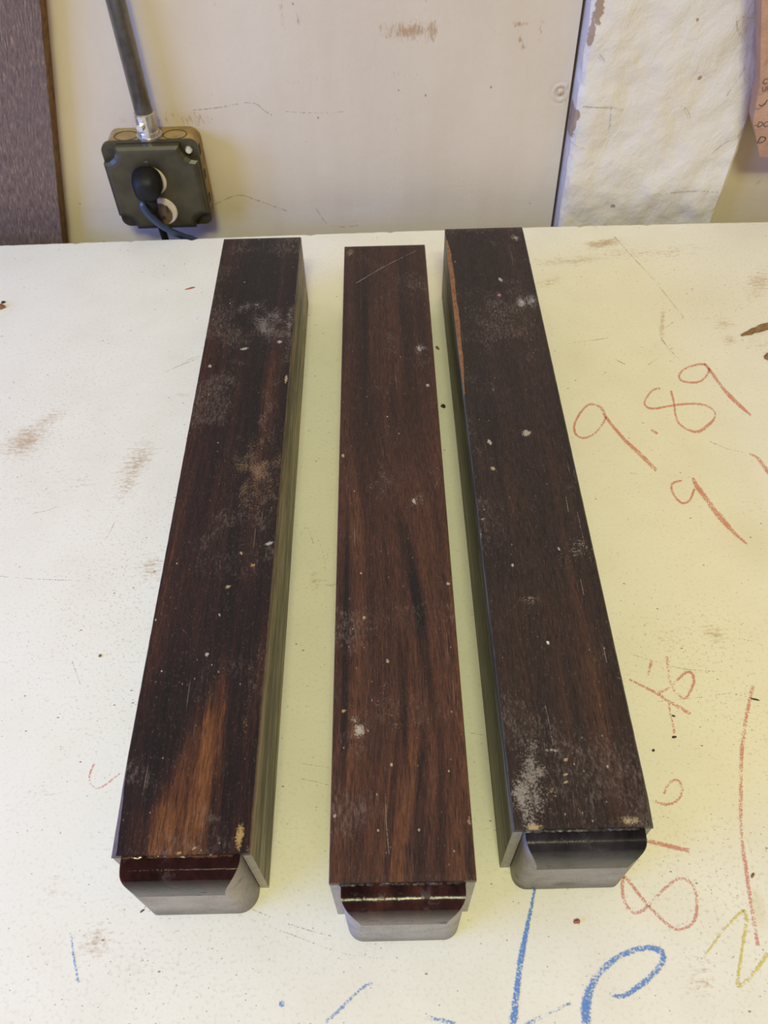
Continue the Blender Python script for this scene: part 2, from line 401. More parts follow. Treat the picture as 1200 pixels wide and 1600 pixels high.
mark('red crayon figure nine nearest the dark wooden block', [A([(255, 330), (215, 325), (170, 365), (135, 430), (133, 470), (150, 500), (195, 510), (250, 480), (290, 430), (305, 395)]),
      A([(255, 330, 3), (285, 350, 5), (310, 400, 5), (400, 510, 5.5), (500, 605, 6.5), (585, 690, 6)])], 3.4, M_red)
mark('red crayon dot between the nine and the eight', [A([(555, 466), (592, 486)])], 4, M_red)
mark('red crayon figure eight', [A([(605, 235), (560, 250), (520, 310), (535, 340), (580, 348), (680, 330), (780, 322), (860, 332), (905, 365), (905, 400), (870, 440, 5), (815, 475, 5), (760, 465), (710, 430), (690, 380), (680, 310), (665, 250)])], 3.4, M_red)
mark('red crayon figure nine highest up the bench', [A([(855, 105), (810, 105), (740, 130), (710, 165), (725, 195), (790, 205), (840, 190), (870, 150), (875, 125)]),
      A([(850, 100, 3), (885, 145, 5), (940, 220, 5), (1000, 290, 6.5), (1060, 345, 5), (1105, 385, 3)])], 3.4, M_red)
mark('red crayon figure nine with a thick tail', [A([(725, 745), (675, 760), (670, 800), (700, 850), (735, 870), (770, 850), (795, 790)]),
      A([(785, 730, 5), (810, 780, 7), (870, 860, 8), (940, 950, 9), (1010, 1030, 6), (1085, 1095, 3)])], 3.6, M_red)
mark('short red crayon stroke cut by the frame edge', [A([(1100, 600, 3), (1130, 612, 4), (1165, 650, 6), (1230, 740, 6)])], 4, M_red)
mark('faint red crayon scrawl of crossing loops', [B3([(200, 470, 3), (300, 520, 4), (400, 570, 5), (470, 620, 4), (560, 670, 7), (640, 718, 5)]), B3([(470, 300), (480, 400), (495, 490), (530, 560), (580, 600), (620, 590), (650, 530), (668, 480), (650, 425), (610, 420), (550, 470), (490, 530), (410, 565)]),
      B3([(490, 630), (490, 680), (510, 770), (525, 860)]), B3([(360, 340), (335, 440)])], 4.6, M_redf)
mark('small red crayon loop beside the near right block corner', [B3([(450, 1300), (470, 1240), (530, 1195), (575, 1230), (575, 1300), (530, 1355), (460, 1370), (385, 1350)])], 4.5, M_redf)
mark('long upright red crayon line', [B3([(1090, 515), (1060, 660), (1030, 820), (1010, 1000), (1005, 1200)]) + D4([(1030, 150), (1030, 350), (1045, 520), (1065, 650), (1085, 800), (1110, 950), (1135, 1110)])], 6.5, M_redf)
mark('short level red crayon stroke', [D4([(440, 455), (560, 485), (710, 518)])], 7, M_redf)
mark('large pale red crayon eight', [D4([(300, 680), (288, 760), (310, 850), (360, 905), (420, 890), (480, 830), (560, 750), (640, 695), (710, 710), (745, 770), (755, 860), (740, 950), (690, 1000), (630, 1010), (560, 970), (470, 880), (400, 800), (340, 720), (295, 675)])], 5.5, M_redf)
mark('faint pink crayon hook', [G6([(470, 300), (450, 350), (450, 390), (475, 420), (510, 415), (560, 380), (600, 345)])], 3, M_redf)
mark('yellow crayon zigzag', [D4([(800, 1180, 3), (910, 1030, 4), (980, 950, 5), (1050, 885, 5)]), D4([(1050, 885, 6), (1065, 960, 7), (1045, 1080, 5), (1020, 1250, 5), (1010, 1350, 7), (1040, 1355, 8), (1100, 1300, 8), (1150, 1230, 7), (1220, 1130, 7)])], 6, M_yel)
mark('blue crayon loop, the thickest', [D4([(85, 1680, 14), (68, 1600, 14), (62, 1500, 15), (82, 1400, 14), (140, 1290, 12), (240, 1200, 11), (350, 1145, 10), (450, 1125, 9), (520, 1140, 10), (545, 1185, 10), (520, 1250, 11), (460, 1310, 11), (380, 1375, 10), (300, 1425, 8), (240, 1425, 6), (210, 1410, 4)])], 12, M_blue)
mark('long tapering blue crayon stroke', [E5([(1066, 40, 4), (1045, 150, 6), (1020, 270, 9), (1005, 370, 10), (990, 510, 13), (985, 570, 13)])], 8, M_blue)
mark('short blue crayon stroke', [E5([(1010, 530, 6), (1050, 508, 9), (1100, 485, 8), (1180, 445, 5)])], 8, M_bluef)
mark('faint blue crayon arc', [E5([(700, 492), (740, 500), (800, 515)])], 7, M_bluef)
mark('faint blue crayon slash', [E5([(520, 380), (500, 385), (460, 415), (410, 465), (360, 510)])], 6, M_bluef)
mark('blue crayon dot', [E5([(206, 447, 7), (213, 447, 10), (224, 447, 7)])], 9, M_blue)
mark('grey blue crayon streak', [G6([(355, 1140), (370, 1270), (392, 1395)])], 4, M_bluef)
mark('brown scuff lines', [E5([(100, 125), (200, 165), (300, 200), (380, 220)]), E5([(110, 165), (220, 205), (330, 248), (430, 280), (535, 295)]), z2([(400, 100), (480, 190), (600, 320), (760, 520)], 840, 340, 3.333),
      z2([(640, 625), (690, 690), (745, 745)], 840, 340, 3.333), z2([(665, 575), (705, 545)], 840, 340, 3.333), z2([(575, 768), (620, 738)], 840, 340, 3.333), z2([(405, 740), (455, 765)], 840, 340, 3.333),
      [(285, 568), (300, 560), (312, 557)], [(250, 585), (280, 572), (310, 560)]], 2.2, M_brownl, 'scuff_mark')
mark('thin pencil lines', [B3([(220, 290), (400, 345), (600, 395), (880, 415)]), B3([(980, 175), (1100, 200), (1230, 260)]), B3([(400, 630), (700, 600), (950, 565)]), z2([(0, 803), (230, 820), (510, 830)], 0, 700, 4), z2([(450, 1330), (510, 1500)], 0, 700, 4),
      z2([(670, 560), (740, 420)], 0, 700, 4), z2([(210, 410), (300, 390), (360, 365)], 0, 700, 4), z2([(160, 655), (250, 645), (370, 627)], 840, 340, 3.333), A([(880, 530), (980, 570), (1110, 600)]), A([(440, 705), (640, 715), (790, 735)]),
      [(470, 1193), (490, 1196), (515, 1200)], [(470, 1217), (495, 1222), (516, 1228)], [(728, 1145), (745, 1147), (760, 1150)], [(500, 850), (508, 880), (503, 900)], [(470, 835), (480, 825), (490, 850)]], 1.6, M_pencil, 'pencil_mark')

# ------------------------------------------------------------------ the three wooden blocks
BARS = [(-0.14978, 0.12092, -0.00720, 0.0741, 0.5626, 0.0765),
        (-0.03409, 0.10469, -0.00718, 0.0762, 0.5621, 0.0754),
        (0.06388, 0.12786, -0.00443, 0.0746, 0.5588, 0.0781)]     # near left corner x, y, turn, width, length, height
def bar_frame(b):
    x, y, a, w_, L_, h = b
    return np.array([x + math.cos(a) * w_ / 2, y + math.sin(a) * w_ / 2]), a
def bar_local(b, px, py, z=None):
    o, a = bar_frame(b); p = on_z(px, py, b[5] if z is None else z)[:2] - o
    return np.array([math.cos(a) * p[0] + math.sin(a) * p[1], -math.sin(a) * p[0] + math.cos(a) * p[1]])

def wood(name, b, stops, fig, warp, gloss, blobs, dust, seed, specks=0.02, marks=(), shear=0.0, contrast=1.0, off=0.0):
    M = Mat(name, gloss, 0.32); o = M.map(M.o, loc=(seed * 1.37, seed * 0.61, seed * 0.23)); L = M.o
    x, y, z = M.xyz(L)
    wv = M.noise(M.map(o, scl=(14, 5, 14)), 1, 3)
    yb = (y - 0.16) * 6.0; xs = x + (wv - 0.5) * warp - M.step(1.0 - yb * yb, 0.0, 1.0) * shear
    v = M.vec(xs + seed * 0.7, y * 0.02, z)
    v2 = M.vec(xs + seed * 0.3, y * 0.012 + seed, z)
    band = M.noise(v, fig, 3, 0.6); fine = M.noise(M.vec(xs * 1.0 + seed, y * 0.035, z), fig * 4.5, 5, 0.75)
    pore = M.noise(M.map(o, scl=(1500, 70, 1500)), 1, 2)
    broad = M.noise(M.map(o, scl=(22, 6, 22)), 1, 3)
    t = (band - 0.5) * 1.0 * contrast + (fine - 0.5) * 0.85 * contrast + (broad - 0.5) * 0.30 + 0.5 + off
    for px, py, rx, ry, ang, s in blobs:                      # lighter (+) or darker (-) figure that is in the timber itself
        c = bar_local(b, px, py); k = 0.075 / np.interp(py, [370, 1380], [122, 229]); ky = k * np.interp(py, [370, 1380], [1.95, 1.05])
        q = M.blob(L, c, rx * k * 1.5, ry * ky * 1.5, math.radians(ang)); t = t + M.step(q + ((fine - 0.5) * 1.1 + (band - 0.5) * 0.9) * M.step(q, 0.0, 0.3), 0.05, 0.6) * s
    col = M.ramp(t, stops)
    col = M.mix(M.step(pore, 0.54, 0.68) * 0.7, col, (0.012, 0.008, 0.007))
    g1 = M.noise(M.map(o, scl=(1500, 110, 1500)), 1, 4, 0.75); g2 = M.noise(M.map(o, scl=(1, 0.45, 1)), 1300, 2, 0.6)
    col = M.mix(1.0, col, M.ramp(g1, [(0.30, (0.42, 0.42, 0.42)), (0.50, (0.95, 0.95, 0.95)), (0.70, (1.75, 1.7, 1.65))]), 'MULTIPLY')
    col = M.mix(M.step(g2, 0.60, 0.78) * 0.28, col, (0.30, 0.22, 0.17))
    dn = M.noise(o, 900, 2, 0.6); dn2 = M.noise(M.map(o, scl=(90, 60, 90)), 1, 4, 0.7); dz = None
    dust_amt = None
    for px, py, rx, ry, ang, s, dcol in dust:
        c = bar_local(b, px, py); k = 0.075 / np.interp(py, [370, 1380], [122, 229]); ky = k * np.interp(py, [370, 1380], [1.95, 1.05])
        q = M.blob(L, c, rx * k * 1.4, ry * ky * 1.4, math.radians(ang)) * s
        mk = M.step(q + (dn - 0.5) * 1.3 + (dn2 - 0.5) * 1.5, 0.38, 0.85) * M.step(q, 0.0, 0.2)
        col = M.mix(mk * 0.85, col, dcol)
        dust_amt = mk if dust_amt is None else dust_amt.mx(mk)
    for px, py, rx, ry, dcol in marks:                        # small flecks of glue, filler and paint
        c = bar_local(b, px, py); k = 0.075 / np.interp(py, [370, 1380], [122, 229]); ky = k * np.interp(py, [370, 1380], [1.95, 1.05])
        q = M.blob(L, c, rx * k * 1.05, ry * ky * 1.05, 0.3 if ry < 8 else 0.02)
        mk = M.step(q + (dn - 0.5) * 1.6 + (dn2 - 0.5) * 0.8, 0.25, 0.55) * M.step(q, 0.0, 0.25)
        col = M.mix(mk * 0.8, col, dcol)
    d, r = M.voro(M.map(o, scl=(1, 0.62, 1)), 430); zone = M.step(M.noise(o, 16, 3), 0.42, 0.66)
    sp = d.lt(0.17) * r.gt(1.0 - specks * 1.0) * (zone * 0.7 + 0.3)
    d3, r3 = M.voro(M.map(o, (3, 1, 2), (0, 0, 0.4), (1, 0.8, 1)), 150)
    sp2 = d3.lt(0.09) * r3.gt(0.95)
    hz = M.step((M.noise(M.map(o, scl=(700, 260, 700)), 1, 4, 0.8) - 0.5) * 1.6 + (zone - 0.5) * 0.45, 0.10, 0.50)
    col = M.mix(hz * 0.42, col, (0.22, 0.165, 0.135))
    col = M.mix(sp.mx(sp2) * 0.7, col, (0.46, 0.36, 0.27))
    scr = M.noise(M.map(o, rot=(0, 0, 0.12), scl=(520, 14, 520)), 1, 2)
    col = M.mix(M.step(scr, 0.69, 0.76) * zone * 0.5, col, (0.34, 0.27, 0.22))
    M.put('Base Color', col)
    rgh = gloss + (broad - 0.5) * 0.25 + sp * 0.3
    if dust_amt is not None: rgh = rgh + dust_amt * 0.35
    M.put('Roughness', rgh)
    M.bump(fine * 0.35 - M.step(pore, 0.58, 0.72) * 0.4 + dn * 0.18, 0.35, 0.0006)
    return M
def end_grain(name, col, seed):
    M = Mat(name, 0.5, 0.4); o = M.map(M.o, loc=(seed, seed * 2, seed * 3))
    n = M.noise(M.map(o, scl=(60, 60, 60)), 1, 4); f = M.noise(M.map(o, scl=(900, 900, 250)), 1, 3)
    c = M.ramp(n * 0.6 + f * 0.4, [(0.32, tuple(k * 0.62 for k in col)), (0.5, col), (0.7, tuple(k * 1.25 for k in col))])
    c = M.mix(M.step(M.noise(o, 35, 4), 0.62, 0.7) * 0.7, c, (0.06, 0.05, 0.045))
    M.put('Base Color', c); M.bump(f + n * 0.5, 0.2, 0.0006); return M
def gloss_wood(name, col, streak, rough, seed):
    M = Mat(name, rough, 0.16); o = M.map(M.o, loc=(seed, 0, 0))
    n = M.noise(M.map(o, scl=(55, 25, 25)), 1, 4, 0.65); f = M.noise(o, 260, 3)
    c = M.ramp(n, [(0.36, tuple(k * 0.35 for k in col)), (0.52, col), (0.68, streak)])
    sm = M.step(M.noise(o, 70, 4, 0.7), 0.55, 0.68)
    c = M.mix(sm * 0.22, c, (0.12, 0.09, 0.10)); M.put('Base Color', c); M.put('Roughness', rough + sm * 0.35 + (f - 0.5) * 0.10)
    M.bump(n * 0.8 + f * 0.25 + sm * 0.3, 0.35, 0.0010); return M
def side_wood(name, dark, mid, light, seed):
    M = Mat(name, 0.48, 0.5); o = M.map(M.o, loc=(seed, seed, seed))
    a = M.noise(M.map(o, scl=(200, 8, 200)), 1, 4, 0.65); c2 = M.noise(M.map(o, scl=(900, 45, 900)), 1, 3)
    br = M.noise(M.map(o, scl=(40, 9, 40)), 1, 2)
    M.put('Base Color', M.ramp((a - 0.5) * 1.7 + (c2 - 0.5) * 1.3 + (br - 0.5) * 0.8 + 0.5, [(0.32, dark), (0.5, mid), (0.70, light)])); M.bump(c2 + a, 0.4, 0.0007); return M

GOLD = (0.42, 0.26, 0.08); TAN = (0.42, 0.31, 0.17); GREY = (0.40, 0.36, 0.33); PALE = (0.46, 0.39, 0.31)
M_top = [
    wood('rosewood_dark_red', BARS[0], [(0.25, (0.007, 0.005, 0.006)), (0.45, (0.018, 0.008, 0.008)), (0.62, (0.036, 0.013, 0.010)), (0.80, (0.085, 0.030, 0.013)), (0.97, (0.15, 0.055, 0.020))], 85, 0.008, 0.36,
         [(300, 1240, 45, 130, -8, .30), (330, 1150, 18, 120, -4, .24), (260, 1130, 40, 90, -8, -.13), (215, 1240, 30, 90, 0, -.06), (240, 1300, 30, 40, 0, .18), (390, 1150, 10, 160, -3, .14), (400, 430, 60, 80, 0, -.18), (365, 400, 15, 20, 0, .12), (370, 1280, 12, 80, 0, -.12)],
         [(400, 740, 50, 75, 0, .62, (0.20, 0.12, 0.07)), (418, 505, 34, 40, 20, .62, (0.20, 0.16, 0.15)), (388, 478, 26, 10, 0, .6, (0.26, 0.21, 0.20)), (452, 520, 10, 60, 0, .62, (0.22, 0.17, 0.14)), (375, 1308, 8, 26, 0, .75, GOLD), (388, 1325, 12, 14, 0, .6, TAN), (420, 640, 20, 60, 0, .5, (0.22, 0.16, 0.11)), (388, 1090, 6, 60, 0, .5, (0.30, 0.16, 0.09))],
         2.0, 0.035,
         [(395, 883, 5, 3, GOLD), (356, 917, 6, 3, TAN), (323, 1022, 5, 4, PALE), (421, 849, 9, 3, GREY), (437, 534, 5, 3, PALE), (382, 545, 8, 2, GREY), (377, 864, 3, 3, TAN), (343, 961, 2, 3, PALE), (328, 572, 4, 3, PALE), (447, 592, 3, 8, TAN), (304, 1325, 4, 2, TAN), (280, 1332, 5, 3, GOLD)], shear=-0.004, off=-0.05),
    wood('rosewood_brown', BARS[1], [(0.18, (0.010, 0.007, 0.007)), (0.36, (0.032, 0.014, 0.011)), (0.54, (0.062, 0.025, 0.016)), (0.75, (0.105, 0.041, 0.020)), (0.95, (0.145, 0.058, 0.024))], 78, 0.007, 0.46,
         [(600, 500, 75, 170, 0, -.14), (580, 1280, 80, 110, 0, .10), (700, 1150, 50, 160, 0, .08), (643, 890, 10, 75, 9, -.22), (662, 1010, 8, 100, 5, -.22), (658, 1260, 9, 120, -5, -.22), (612, 1265, 5, 130, -6, -.20), (690, 1250, 6, 130, -3, -.16), (730, 1310, 6, 60, 0, -.20), (540, 1000, 5, 170, 0, -.26), (630, 1100, 5, 90, 1, -.20), (560, 1330, 14, 60, 8, -.06)],
         [(600, 1100, 60, 40, 0, .46, (0.22, 0.13, 0.10)), (655, 545, 12, 12, 0, .7, GREY), (546, 395, 8, 8, 0, .7, (0.30, 0.22, 0.14)), (655, 780, 25, 15, 0, .5, (0.22, 0.17, 0.14)), (600, 720, 70, 120, 0, .33, (0.16, 0.11, 0.085)), (600, 500, 70, 110, 0, .30, (0.15, 0.10, 0.085)), (560, 1140, 12, 10, 0, .65, PALE), (553, 1125, 10, 8, 0, .6, PALE)],
         5.0, 0.05,
         [(668, 602, 4, 3, PALE), (536, 712, 3, 3, TAN), (700, 912, 4, 3, PALE), (537, 1111, 5, 3, TAN), (606, 1033, 4, 4, TAN), (612, 1195, 3, 3, PALE), (523, 1275, 4, 3, PALE), (569, 965, 3, 3, TAN), (733, 1283, 4, 8, (0.30, 0.17, 0.10)), (647, 783, 3, 5, PALE)], shear=0.012, contrast=0.8),
    wood('ebony_brown_black', BARS[2], [(0.15, (0.011, 0.008, 0.008)), (0.42, (0.022, 0.014, 0.013)), (0.60, (0.032, 0.018, 0.015)), (0.80, (0.050, 0.024, 0.016)), (1.0, (0.075, 0.034, 0.02))], 70, 0.010, 0.47,
         [(770, 770, 24, 60, 0, .16), (800, 1010, 30, 90, 0, .10), (900, 1030, 30, 120, 0, .12), (760, 420, 60, 60, 0, -.10), (950, 1150, 25, 120, 0, .08)],
         [(830, 1215, 36, 65, 0, .80, (0.26, 0.22, 0.18)), (815, 1250, 22, 55, 0, .75, (0.28, 0.24, 0.20)), (838, 1293, 20, 6, 0, .8, TAN), (985, 1282, 24, 8, 0, .85, TAN), (866, 1172, 16, 4, 0, .85, PALE), (832, 470, 12, 10, 0, .85, (0.36, 0.33, 0.32)), (815, 472, 10, 10, 0, .7, GREY), (805, 372, 8, 6, 0, .7, PALE), (900, 860, 50, 26, 0, .45, (0.30, 0.25, 0.20)), (930, 858, 14, 10, 0, .7, PALE), (886, 640, 7, 12, 0, .6, GREY), (830, 935, 24, 8, 0, .5, (0.28, 0.20, 0.15)), (860, 1235, 14, 12, 0, .6, TAN), (790, 380, 60, 30, 0, .35, (0.15, 0.12, 0.10))],
         9.0, 0.04,
         [(823, 677, 10, 5, (0.42, 0.35, 0.26)), (765, 691, 4, 5, PALE), (856, 1004, 4, 3, (0.8, 0.76, 0.66)), (754, 811, 5, 2, TAN), (801, 883, 3, 3, PALE), (873, 857, 3, 3, PALE), (782, 437, 4, 4, PALE), (780, 461, 4, 3, (0.5, 0.18, 0.25)), (884, 1187, 5, 3, TAN), (884, 1210, 6, 2, TAN), (884, 1222, 6, 2, TAN), (770, 732, 4, 3, TAN), (750, 835, 3, 8, GREY), ], contrast=0.8)]
M_side = [side_wood('rosewood_side_olive', (0.030, 0.018, 0.008), (0.17, 0.12, 0.05), (0.42, 0.34, 0.19), 1),
          side_wood('rosewood_side_brown', (0.03, 0.016, 0.010), (0.07, 0.038, 0.020), (0.13, 0.08, 0.045), 2),
          side_wood('ebony_side', (0.012, 0.010, 0.006), (0.075, 0.06, 0.03), (0.22, 0.19, 0.11), 3)]
M_gloss = [gloss_wood('lacquered_rosewood_red', (0.022, 0.006, 0.006), (0.06, 0.012, 0.008), 0.10, 1), gloss_wood('lacquered_rosewood_brown', (0.024, 0.008, 0.008), (0.06, 0.018, 0.012), 0.15, 2), gloss_wood('lacquered_ebony', (0.014, 0.012, 0.014), (0.028, 0.022, 0.024), 0.22, 3)]
M_end = [end_grain('end_grain_taupe', (0.26, 0.225, 0.20), 1), end_grain('end_grain_grey', (0.27, 0.25, 0.245), 2), end_grain('end_grain_dark_grey', (0.22, 0.20, 0.195), 3)]
M_sap = plain('orange_sapwood', (0.25, 0.105, 0.03), 0.6, 0, 0.5, 350, 0.3)
M_edge = [plain('worn_edge_%s' % n, c, 0.5, 0, 0.4, 260) for n, c in (('red', (0.10, 0.065, 0.065)), ('brown', (0.10, 0.05, 0.03)), ('black', (0.05, 0.04, 0.038)))]

def tongue(b, idx, rl, rr, prot, zc, ztop, inset_l, inset_r):
    w_, L_, h = b[3], b[4], b[5]; bm = bmesh.new()
    xl, xr = -w_ / 2 + inset_l, w_ / 2 - inset_r
    ys = [L_ - 0.004, 0.02, 0.004, 0.0] + [-prot * math.sin(k / 18 * math.pi / 2) for k in range(1, 19)]
    def edge(y, r):
        e = -y - (prot - r) if r <= prot else -y * 1.0 - 0
        if -y <= prot - r: return 0
        t = min(1, (-y - (prot - r)) / r); return r * (1 - math.sqrt(max(0, 1 - t * t)))
    K = 10; rows = []
    for y in ys:
        a, c = xl + edge(y, rl), xr - edge(y, rr)
        if c - a < 0.004: c = a + 0.004
        t = max(0.0, -y / prot); zt = zc + (ztop - zc) * max(0, 1 - t ** 3.2) ** (1 / 3.2) if y <= 0 else ztop
        rows.append([(a + (c - a) * k / K, y, zt) for k in range(K + 1)])
    T = [[bm.verts.new(p) for p in r] for r in rows]
    for a, c in zip(T, T[1:]):
        for k in range(K): f = bm.faces.new((a[k], a[k + 1], c[k + 1], c[k])); f.material_index = 0; f.smooth = True
    outl = [r[0] for r in rows] + rows[-1][1:-1] + [r[-1] for r in rows[::-1]]
    up = [bm.verts.new(p) for p in outl]; dn = [bm.verts.new((p[0], p[1], 0.0)) for p in outl]
    mid = [bm.verts.new((p[0], p[1], p[2] * 0.5)) for p in outl]
    for i in range(len(outl)):
        j = (i + 1) % len(outl)
        for a, c in ((up, mid), (mid, dn)):
            f = bm.faces.new((a[i], a[j], c[j], c[i])); f.material_index = 1; f.smooth = i != len(outl) - 1
    f = bm.faces.new(dn); f.material_index = 1
    return bm

M_scr = alpha_mat('pale_scratch', (0.40, 0.34, 0.29), 0.22, 900, 0.8, 0.6)
def build_bar(idx, name, label, chl, chr_, tng, sap=None, scratches=()):
    b = BARS[idx]; o, a = bar_frame(b); w_, L_, h = b[3:]
    root = tag(empty(name, (o[0], o[1], 0), a), label, 'wood block', 'dark wooden blocks lying on the bench')
    tp = 0.0045; rg = random.Random(idx + 3)
    # top board: lofted along its length, worn arrises of changing width, ragged near edge
    rings = []; n = 150
    for i in range(n + 1):
        y = L_ * i / n
        cl = max(0.0003, chl(y / L_) + 0.0004 * mnoise.noise(Vector((y * 120, idx, 0)))); cr = max(0.0003, chr_(y / L_) + 0.0004 * mnoise.noise(Vector((y * 120, idx, 7))))
        e = 0.0012 if i in (0, n) else 0
        cll, cdl = cl, cl
        if sap:
            s = sap(y / L_)
            if s > 0: cll, cdl = max(cl, s[0] if isinstance(s, tuple) else s), max(cl, s * 0.9)
        rings.append([(-w_ / 2, y, h - tp), (w_ / 2, y, h - tp), (w_ / 2, y, h - cr - e * 0.3), (w_ / 2 - cr, y, h - e * 0.3), (-w_ / 2 + cll, y, h - e * 0.3), (-w_ / 2, y, h - min(cdl, tp - 0.0004) - e * 0.3)])
    bm = bmesh.new(); loft(bm, rings, True, [3, 3, 2, 0, 2, 3]); bm.faces.ensure_lookup_table()
    if sap:
        for f in bm.faces:
            if f.material_index == 2:
                c = f.calc_center_median()
                if c.x < 0 and sap(c.y / L_) > 0.0009: f.material_index = 1
    bm_obj('top_board', bm, [M_top[idx], M_sap, M_edge[idx], M_side[idx]], root)
    # side boards with their sawn ends, the right one a little rougher
    for s in (-1, 1):
        ts = (tng[5] if s < 0 else tng[6]) - 0.0006
        x0, x1 = (-w_ / 2, -w_ / 2 + ts) if s < 0 else (w_ / 2 - ts, w_ / 2)
        rings = []
        for i in range(41):
            y = 0.0006 + (L_ - 0.0012) * i / 40; j = 0.0005 * mnoise.noise(Vector((y * 40, s, idx)))
            zb = 0.0 if i else 0.0
            rings.append([(x0, y, zb), (x1, y, zb), (x1, y, h - tp), (x0 + (0 if s > 0 else 0), y, h - tp)])
        bm = bmesh.new(); loft(bm, rings, True)
        for f in bm.faces:
            if len(f.verts) == 4 and abs(f.normal.y) > 0.9: f.material_index = 1
        bm.normal_update()
        for f in bm.faces:
            if abs(f.normal.y) > 0.8: f.material_index = 1
        bm_obj('side_board', bm, [M_side[idx], M_end[idx]], root)
    core = bm_obj('rounded_core', tongue(b, idx, *tng), [M_gloss[idx], M_end[idx]], root)
    core['label'] = 'glossy rounded end with pale sawn grain below'
    # ragged splinters and glue left along the near seam
    bm = bmesh.new()
    for k in range(46):
        x = (rg.random() - 0.5) * (w_ - 0.014); s = 0.0004 + 0.0007 * rg.random()
        box2 = bmesh.new(); bmesh.ops.create_icosphere(box2, subdivisions=1, radius=s)
        for v in box2.verts: v.co = Vector((v.co.x * (1.5 + 2 * rg.random()), v.co.y, v.co.z * 0.8)) + Vector((x, -0.0004, tng[4] + 0.0002 + 0.0012 * rg.random()))
        merge(bm, box2)
    for path in scratches:
        def loc3(px, py):
            q = bar_local(b, px, py); return np.array([q[0], q[1], h + 0.0002])
        ribbon('scratch', [path], 1.3, M_scr, loc3, root, np.zeros(3))
    s_ = bm_obj('glue_residue', bm, M_glue[idx], root); s_['kind'] = 'stuff'
    return root
M_glue = [plain('amber_glue', (0.08, 0.035, 0.015), 0.2, 0, 0.6, 400), plain('dried_glue', (0.045, 0.03, 0.025), 0.4, 0, 0.6, 400), plain('grey_glue', (0.05, 0.045, 0.04), 0.45, 0, 0.6, 400)]
ss = lambda t, a, b: (lambda u: u * u * (3 - 2 * u))(min(1, max(0, (t - a) / (b - a))))
build_bar(0, 'wooden_block', 'dark red-black wooden block with an orange-brown streaked near end, left of the three',
          lambda t: 0.0004 + 0.0030 * (1 - ss(t, 0.0, 0.10)), lambda t: 0.0007, (0.004, 0.0115, 0.0132, 0.045, 0.0735, 0.0055, 0.0055))
build_bar(1, 'wooden_block', 'brown straight-sided wooden block with striped grain, lying between two darker blocks',
          lambda t: 0.0004, lambda t: 0.0005, (0.0095, 0.0095, 0.0141, 0.0437, 0.0715, 0.0060, 0.0056),
          scratches=[[(556, 443), (600, 417), (650, 392)], [(688, 745), (684, 752), (680, 762)], [(602, 1240), (604, 1290), (608, 1335)]])
build_bar(2, 'wooden_block', 'matte black-brown wooden block with dusty near corner and orange strip along its far edge',
          lambda t: 0.0004, lambda t: 0.0010 + 0.002 * (1 - ss(t, 0.0, 0.03)), (0.0085, 0.0050, 0.0120, 0.0440, 0.0745, 0.0062, 0.0045),
          scratches=[[(852, 1103), (857, 1125), (864, 1165)], [(942, 1008), (948, 1035)], [(884, 775), (888, 800)], [(902, 800), (912, 845)], [(907, 905), (912, 930)], [(964, 1058), (978, 1066)]],
          sap=lambda t: 0.0034 * ss(t, 0.52, 0.74) * (1 - ss(t, 0.92, 0.99)) * (1 + 0.10 * math.sin(t * 60) + 0.06 * math.sin(t * 171)))

# ------------------------------------------------------------------ plank standing behind the bench
def plank_material():
    M = Mat('fibrous_hardboard', 0.6, 0.35); o = M.o
    o = M.map(M.o, rot=(0, -0.24, 0)); a = M.noise(M.map(o, scl=(800, 800, 80)), 1, 5, 0.8, 0.3); g = M.noise(o, 7, 3); f = M.noise(M.map(o, scl=(900, 900, 120)), 1, 3)
    c = M.ramp(a, [(0.32, (0.04, 0.026, 0.022)), (0.47, (0.125, 0.080, 0.062)), (0.57, (0.19, 0.125, 0.095)), (0.66, (0.42, 0.27, 0.16))])
    c = M.mix(M.step(g, 0.4, 0.65) * 0.25, c, (0.13, 0.09, 0.085)); M.put('Base Color', c); M.bump(a + f * 0.5, 0.6, 0.001); return M
PY = 0.845
e0, e1 = on_y(98, 380, PY), on_y(62, 0, PY)
ang = math.atan2(e1[0] - e0[0], e1[2] - e0[2])               # lean to the right
ux, uz = math.sin(ang), math.cos(ang)
sfloor = (e0[2] - FLOOR_Z) / uz
bx, bz = e0[0] - ux * sfloor, FLOOR_Z                          # lower right corner on the floor line
W_PL, L_PL = 0.24, 1.28
# cut foot follows the floor
def plank_pt(s, c): return (bx + ux * s - uz * c, bz + uz * s + ux * c)
bm = bmesh.new(); rings = []
for i in range(61):
    s = L_PL * i / 60; wob = 0.0007 * mnoise.noise(Vector((s * 40, 2, 0)))
    r, l = plank_pt(s, -wob), plank_pt(s, W_PL)
    if i == 0: l = (l[0], FLOOR_Z); r = (r[0], FLOOR_Z)
    rings.append([(l[0], PY, l[1]), (r[0] - 0.0006, PY, r[1]), (r[0], PY + 0.0008, r[1]), (r[0] - wob, WALL_Y - 0.0006, r[1]), (l[0], WALL_Y - 0.0006, l[1])])
loft(bm, rings, True, [0, 0, 1, 0, 0])
pb = plain('plank_edge_brown', (0.20, 0.10, 0.03), 0.7, 0, 0.5, 120, 0.3, 0.4)
plank = tag(bm_obj('plank', bm, [plank_material(), pb]), 'brown fibrous plank leaning on the wall behind the bench', 'plank')

